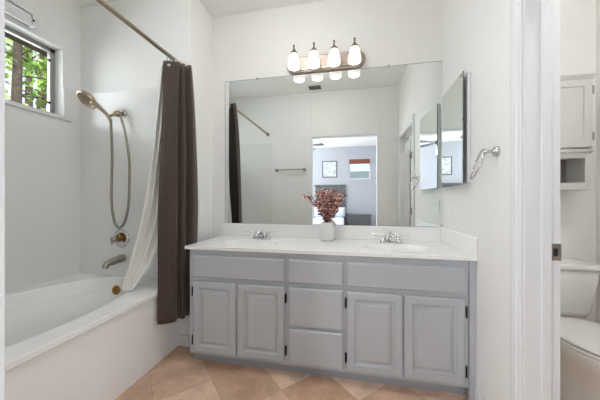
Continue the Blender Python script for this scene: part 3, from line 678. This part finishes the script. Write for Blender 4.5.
# ------------------------------------------------------------------ toilet closet
tx = 1.30
tl = thing('toilet', 'white two-piece toilet seen past the door jamb', 'toilet', (tx, 1.75, 0))
def rrect(cx, y0, y1, hw, z, r=0.04, n=6):
    p = []
    for (sx_, sy_, a0) in ((1, 1, 0), (-1, 1, pi/2), (-1, -1, pi), (1, -1, 1.5*pi)):
        ox = cx+sx_*(hw-r); oy = (y1-r) if sy_ > 0 else (y0+r)
        for i in range(n+1):
            t = a0+pi/2*i/n; p.append((ox+r*cos(t), oy+r*sin(t), z))
    return p
tk = MB(); tk.quadring([rrect(tx, 1.955, 2.115, 0.205, 0.395), rrect(tx, 1.945, 2.118, 0.222, 0.43), rrect(tx, 1.935, 2.122, 0.252, 0.62), rrect(tx, 1.932, 2.122, 0.256, 0.700)])
tk.build('tank', PORC, tl)
MB().quadring([rrect(tx, 1.928, 2.124, 0.260, 0.700), rrect(tx, 1.918, 2.126, 0.268, 0.708), rrect(tx, 1.918, 2.126, 0.268, 0.728), rrect(tx, 1.926, 2.124, 0.261, 0.738)]).build('tank_lid', PORC, tl)
MB().lathe([(0.016, 0), (0.016, 0.006), (0.008, 0.01)], (tx-0.15, 1.934, 0.64), (0, -1, 0), 16).tube([(tx-0.15, 1.920, 0.64), (tx-0.10, 1.912, 0.635), (tx-0.07, 1.912, 0.632)], [0.006, 0.007, 0.006], 10).build('flush_lever', CHROME, tl)
def egg(cy, hw, back, front, z, n=48, off=0):
    p = []
    for i in range(n):
        t = 2*pi*i/n; yb = back if sin(t) > 0 else front
        e = 2.6 if sin(t) > 0 else 2.0
        c, s_ = cos(t), sin(t)
        p.append((tx+hw*math.copysign(abs(c)**(2/e), c), cy+yb*math.copysign(abs(s_)**(2/e), s_), z))
    return p
bwl = MB(); bwl.quadring([egg(1.70, 0.115, 0.23, 0.17, 0.0), egg(1.70, 0.112, 0.23, 0.165, 0.03), egg(1.70, 0.098, 0.235, 0.135, 0.10), egg(1.69, 0.105, 0.25, 0.15, 0.19), egg(1.67, 0.145, 0.27, 0.22, 0.28), egg(1.66, 0.178, 0.28, 0.255, 0.345), egg(1.66, 0.186, 0.285, 0.262, 0.372), egg(1.66, 0.184, 0.285, 0.260, 0.380)])
bwl.build('bowl', PORC, tl)
MB().quadring([egg(1.655, 0.188, 0.215, 0.264, 0.382), egg(1.655, 0.192, 0.22, 0.268, 0.388), egg(1.655, 0.192, 0.22, 0.268, 0.396), egg(1.655, 0.186, 0.215, 0.262, 0.400)]).build('seat', PORC, tl)
MB().quadring([egg(1.655, 0.186, 0.23, 0.262, 0.4035), egg(1.655, 0.192, 0.235, 0.268, 0.409), egg(1.655, 0.190, 0.235, 0.266, 0.418), egg(1.655, 0.160, 0.20, 0.23, 0.426), egg(1.655, 0.08, 0.1, 0.12, 0.429)]).build('seat_lid', PORC, tl)
wc = thing('wall_cabinet', 'pale grey wall cabinet with open shelf above the toilet', 'cabinet', (1.29, YB, 1.21))
CX0, CX1, CYF = 1.06, 1.515, 1.957
f2 = CYF+0.018
cb = MB().box(CX0, CX0+0.018, f2, YB-0.001, 1.215, 1.93).box(CX1-0.018, CX1, f2, YB-0.001, 1.215, 1.93).box(CX0+0.018, CX1-0.018, f2, YB-0.001, 1.912, 1.93).box(CX0+0.018, CX1-0.018, f2, YB-0.001, 1.435, 1.453).box(CX0+0.018, CX1-0.018, f2, YB-0.001, 1.245, 1.262)
cb.box(CX0, CX0+0.035, CYF, f2, 1.215, 1.93).box(CX1-0.035, CX1, CYF, f2, 1.215, 1.93).box(CX0+0.035, CX1-0.035, CYF, f2, 1.215, 1.262).box(CX0+0.035, CX1-0.035, CYF, f2, 1.42, 1.50).box(CX0+0.035, CX1-0.035, CYF, f2, 1.90, 1.93)
cb.build('carcass', CABWHITE, wc, bevel=0.0015)
MB().box(CX0+0.018, CX1-0.018, YB-0.008, YB-0.002, 1.262, 1.435).build('shelf_back', CABIN, wc)
MB().prism([(CYF, 1.925), (CYF-0.012, 1.925), (CYF-0.016, 1.934), (CYF-0.022, 1.944), (CYF-0.022, 1.952), (CYF, 1.952), (YB-0.002, 1.952), (YB-0.002, 1.925)], 'x', CX0-0.004, CX1+0.004).build('crown', CABWHITE, wc)
MB().prism([(CYF, 1.455), (CYF-0.012, 1.457), (CYF-0.016, 1.468), (CYF-0.008, 1.476), (CYF, 1.480)], 'x', CX0-0.002, CX1+0.002).build('ledge', CABWHITE, wc)
wd = rect_rings(CX0+0.006, CX1-0.008, 1.486, 1.920, [(0, 0), (0, 0.016), (0.002, 0.018), (0.044, 0.018), (0.047, 0.010), (0.06, 0.010)], CYF-0.001).build('door', CABWHITE, wc)
for z in (1.555, 1.85):
    MB().lathe([(0.0055, -0.028), (0.0055, 0.028)], (CX1-0.003, CYF-0.012, z), (0, 0, 1), 10).box(CX1-0.012, CX1-0.002, CYF-0.022, CYF-0.001, z-0.022, z+0.022).build('hinge', NICKEL, wd)

# ------------------------------------------------------------------ bedroom seen through the doorway in the mirror
YBS = -3.85
bd = thing('bed', 'twin bed with tall grey panelled headboard, seen through the doorway in the mirror', 'bed', (-0.62, -3.2, 0))
hb = MB().box(-1.075, -0.155, YBS+0.03, YBS+0.07, 0, 1.58).build('headboard', GREYWOOD, bd, bevel=0.003)
MB().box(-1.10, -0.13, YBS+0.015, YBS+0.10, 1.58, 1.63).build('headboard_cap', GREYWOOD, hb, bevel=0.006)
for k in range(3):
    x0 = -1.03+0.285*k; rect_rings(x0, x0+0.265, 0.5, 1.52, [(0, 0), (0, 0.0), (0.03, -0.012), (0.04, -0.012)], 0).v
pnl = MB()
for k in range(4):
    x = -1.06+0.295*k; pnl.box(x-0.015, x+0.025, YBS+0.07, YBS+0.082, 0.4, 1.56)
pnl.build('headboard_stile', GREYWOOD, hb, bevel=0.002)
MB().box(-1.06, -0.17, -3.74, -1.85, 0.18, 0.34).build('bed_frame', GREYWOOD, bd, bevel=0.01)
MB().box(-1.06, -0.17, -3.73, -1.86, 0.34, 0.62).build('mattress', BEDDING, bd, bevel=0.06, seg=4)
for xx, zz, lab in ((-0.86, 0.775, 'pale blue-white pillow on the left side of the bed'), (-0.38, 0.775, 'pale blue-white pillow on the right side of the bed')):
    q = MB(); N = 12
    rows_t = []; rows_b = []
    for i in range(N+1):
        rt = []; rb = []
        for j in range(N+1):
            u, v_ = i/N*2-1, j/N*2-1; h = 0.07*(max(0, 1-u**4)*max(0, 1-v_**4))**0.5
            rt.append((xx+0.23*u, -3.64+0.05*v_+h, zz+0.15*v_)); rb.append((xx+0.23*u, -3.64+0.05*v_-h, zz+0.15*v_))
        rows_t.append(rt); rows_b.append(rb)
    q.grid(rows_t); q.grid(rows_b); q.uvl = None
    tag(q.build('pillow', PILLOW), lab, 'pillow', 'bed pillows')
ns = thing('nightstand', 'grey wooden nightstand right of the headboard, seen in the mirror', 'nightstand', (0.26, -3.6, 0))
MB().box(-0.10, 0.60, YBS+0.02, -3.42, 0.10, 0.69).build('body', GREYWOOD, ns, bevel=0.004)
MB().box(-0.12, 0.62, YBS+0.01, -3.40, 0.69, 0.725).build('top', GREYWOOD, ns, bevel=0.004)
for z0, z1 in ((0.42, 0.66), (0.14, 0.38)):
    d = MB().box(-0.07, 0.57, -3.42, -3.405, z0, z1).build('drawer', GREYWOOD, ns, bevel=0.003)
    MB().lathe([(0.01, 0), (0.008, 0.012), (0.014, 0.02), (0.004, 0.026)], (0.25, -3.405, (z0+z1)/2), (0, 1, 0), 12).build('knob', BRONZE, d)
lg = [MB().box(x0, x0+0.05, y0, y0+0.05, 0, 0.10).build('leg', GREYWOOD, ns) for x0 in (-0.09, 0.54) for y0 in (YBS+0.03, -3.48)]
pc = thing('picture_frame', 'square framed botanical print above the headboard, seen in the mirror', 'picture', (-0.63, YBS, 1.86))
pf = MB(); pf.box(-0.865, -0.835, YBS+0.001, YBS+0.025, 1.86, 2.385).box(-0.43, -0.40, YBS+0.001, YBS+0.025, 1.86, 2.385).box(-0.835, -0.43, YBS+0.001, YBS+0.025, 1.86, 1.89).box(-0.835, -0.43, YBS+0.001, YBS+0.025, 2.355, 2.385)
pf.build('frame', GREYWOOD, pc)
MB().box(-0.835, -0.43, YBS+0.001, YBS+0.012, 1.89, 2.355).build('print', ART, pc)
w2 = struct('window_2', MB().box(-0.03, 0.61, -3.93, -3.90, 1.80, 1.83).box(-0.03, 0.61, -3.93, -3.90, 2.39, 2.42).box(-0.03, 0.0, -3.93, -3.90, 1.83, 2.39).box(0.58, 0.61, -3.93, -3.90, 1.83, 2.39), TRIM)
MB().box(0.0, 0.58, -3.918, -3.914, 1.83, 2.39).build('window_pane', GLASS, w2)
bl = MB()
for k in range(4): bl.box(-0.025, 0.605, -3.886+0.002*k, -3.846-0.002*k, 2.275+0.035*k, 2.309+0.035*k)
tag(bl.build('roman_shade', SHADE_RED, bevel=0.006), 'red-brown shade rolled up at top of the small bedroom window, seen in the mirror', 'window shade')
fan = thing('ceiling_fan', 'dark-bladed ceiling fan with lit globe in the bedroom, seen in the mirrors', 'ceiling fan', (-1.30, -2.35, H))
fx, fy = -1.30, -2.35
MB().lathe([(0.07, 0), (0.06, -0.04), (0.014, -0.05), (0.014, -0.18), (0.09, -0.19), (0.11, -0.23), (0.10, -0.29), (0.05, -0.31)], (fx, fy, H), (0, 0, 1), 24).build('motor', DARKGREY, fan)
MB().lathe([(0.05, -0.30), (0.085, -0.34), (0.095, -0.39), (0.07, -0.44), (0.002, -0.46)], (fx, fy, H), (0, 0, 1), 24).build('light_globe', BULB, fan)
for k in range(5):
    t = 0.12+2*pi*k/5; c, s_ = cos(t), sin(t)
    P_ = lambda r, w_, z: (fx+r*c-w_*s_, fy+r*s_+w_*c, z)
    b_ = MB(); zc = H-0.25
    b_.quadring([[P_(0.10, -0.02, zc), P_(0.10, 0.02, zc+0.006), P_(0.10, 0.02, zc+0.014), P_(0.10, -0.02, zc+0.008)], [P_(0.20, -0.06, zc-0.005), P_(0.20, 0.06, zc+0.012), P_(0.20, 0.06, zc+0.020), P_(0.20, -0.06, zc+0.003)], [P_(0.64, -0.07, zc-0.006), P_(0.64, 0.07, zc+0.014), P_(0.64, 0.07, zc+0.022), P_(0.64, -0.07, zc+0.002)]], smooth=False)
    b_.build('blade', DARKGREY, fan)

# ------------------------------------------------------------------ outside
struct('ground_lawn', box(-14, 14, -14, 14, -0.25, -0.12), GRASS)
def tree(x, y, h, seed, label, rad):
    rnd = random.Random(seed)
    t = thing('tree', label, 'tree', (x, y, -0.12), 'trees outside the window')
    tp = smooth_path([(x, y, -0.12), (x+rnd.uniform(-.1, .1), y+rnd.uniform(-.1, .1), h*0.35), (x+rnd.uniform(-.15, .15), y+rnd.uniform(-.15, .15), h*0.7), (x, y, h)], 6)
    MB().tube(tp, [rad*(1-0.7*i/(len(tp)-1)) for i in range(len(tp))], 12).build('trunk', BARK, t)
    br = MB(); lf = MB()
    for k in range(22):
        i = rnd.randrange(6, len(tp)-2); a = rnd.uniform(0, 2*pi); L = rnd.uniform(0.5, 1.15)
        p0 = tp[i]; d = Vector((cos(a), sin(a), rnd.uniform(-0.1, 0.6)))
        p1 = p0+d*L*0.5+Vector((0, 0, 0.05)); p2 = p0+d*L
        pp_ = smooth_path([p0, p1, p2], 5); br.tube(pp_, [rad*0.16*(1-0.8*j/(len(pp_)-1)) for j in range(len(pp_))], 7)
        for q in range(26):
            c = p0.lerp(p2, rnd.uniform(0.25, 1.1))+Vector((rnd.gauss(0, .13), rnd.gauss(0, .13), rnd.gauss(0, .13)))
            dd = Vector((rnd.uniform(-1, 1), rnd.uniform(-1, 1), rnd.uniform(-0.9, 0.3)))
            leaf(lf, c, dd, Vector((rnd.uniform(-1, 1), rnd.uniform(-1, 1), 1)), rnd.uniform(0.08, 0.14), rnd.uniform(0.028, 0.05))
    br.build('branches', BARK, t)
    lo = lf.build('foliage', LEAF_GREEN, t, recalc=False); lo['kind'] = 'stuff'
tree(-4.5, 2.70, 4.9, 3, 'leafy green tree with grey trunk nearest the bathroom window', 0.085)
tree(-6.8, 4.50, 6.4, 9, 'leafy green tree standing right of the nearest tree outside the window', 0.12)
tree(-9.4, 5.90, 7.6, 21, 'leafy green tree furthest back outside the bathroom window', 0.14)
nh = thing('neighbor_house', 'pale neighbouring house gable outside the bedroom window, seen in the mirror', 'house', (1.0, -9, -0.12))
MB().box(-4.0, 6.0, -11.0, -9.0, -0.12, 2.6).build('wall', SIDING, nh)
MB().prism([(-4.5, 4.9), (6.5, 1.9), (6.5, 2.1), (-4.5, 5.1)], 'y', -11.0, -8.6).build('roof_edge', FASCIA, nh)
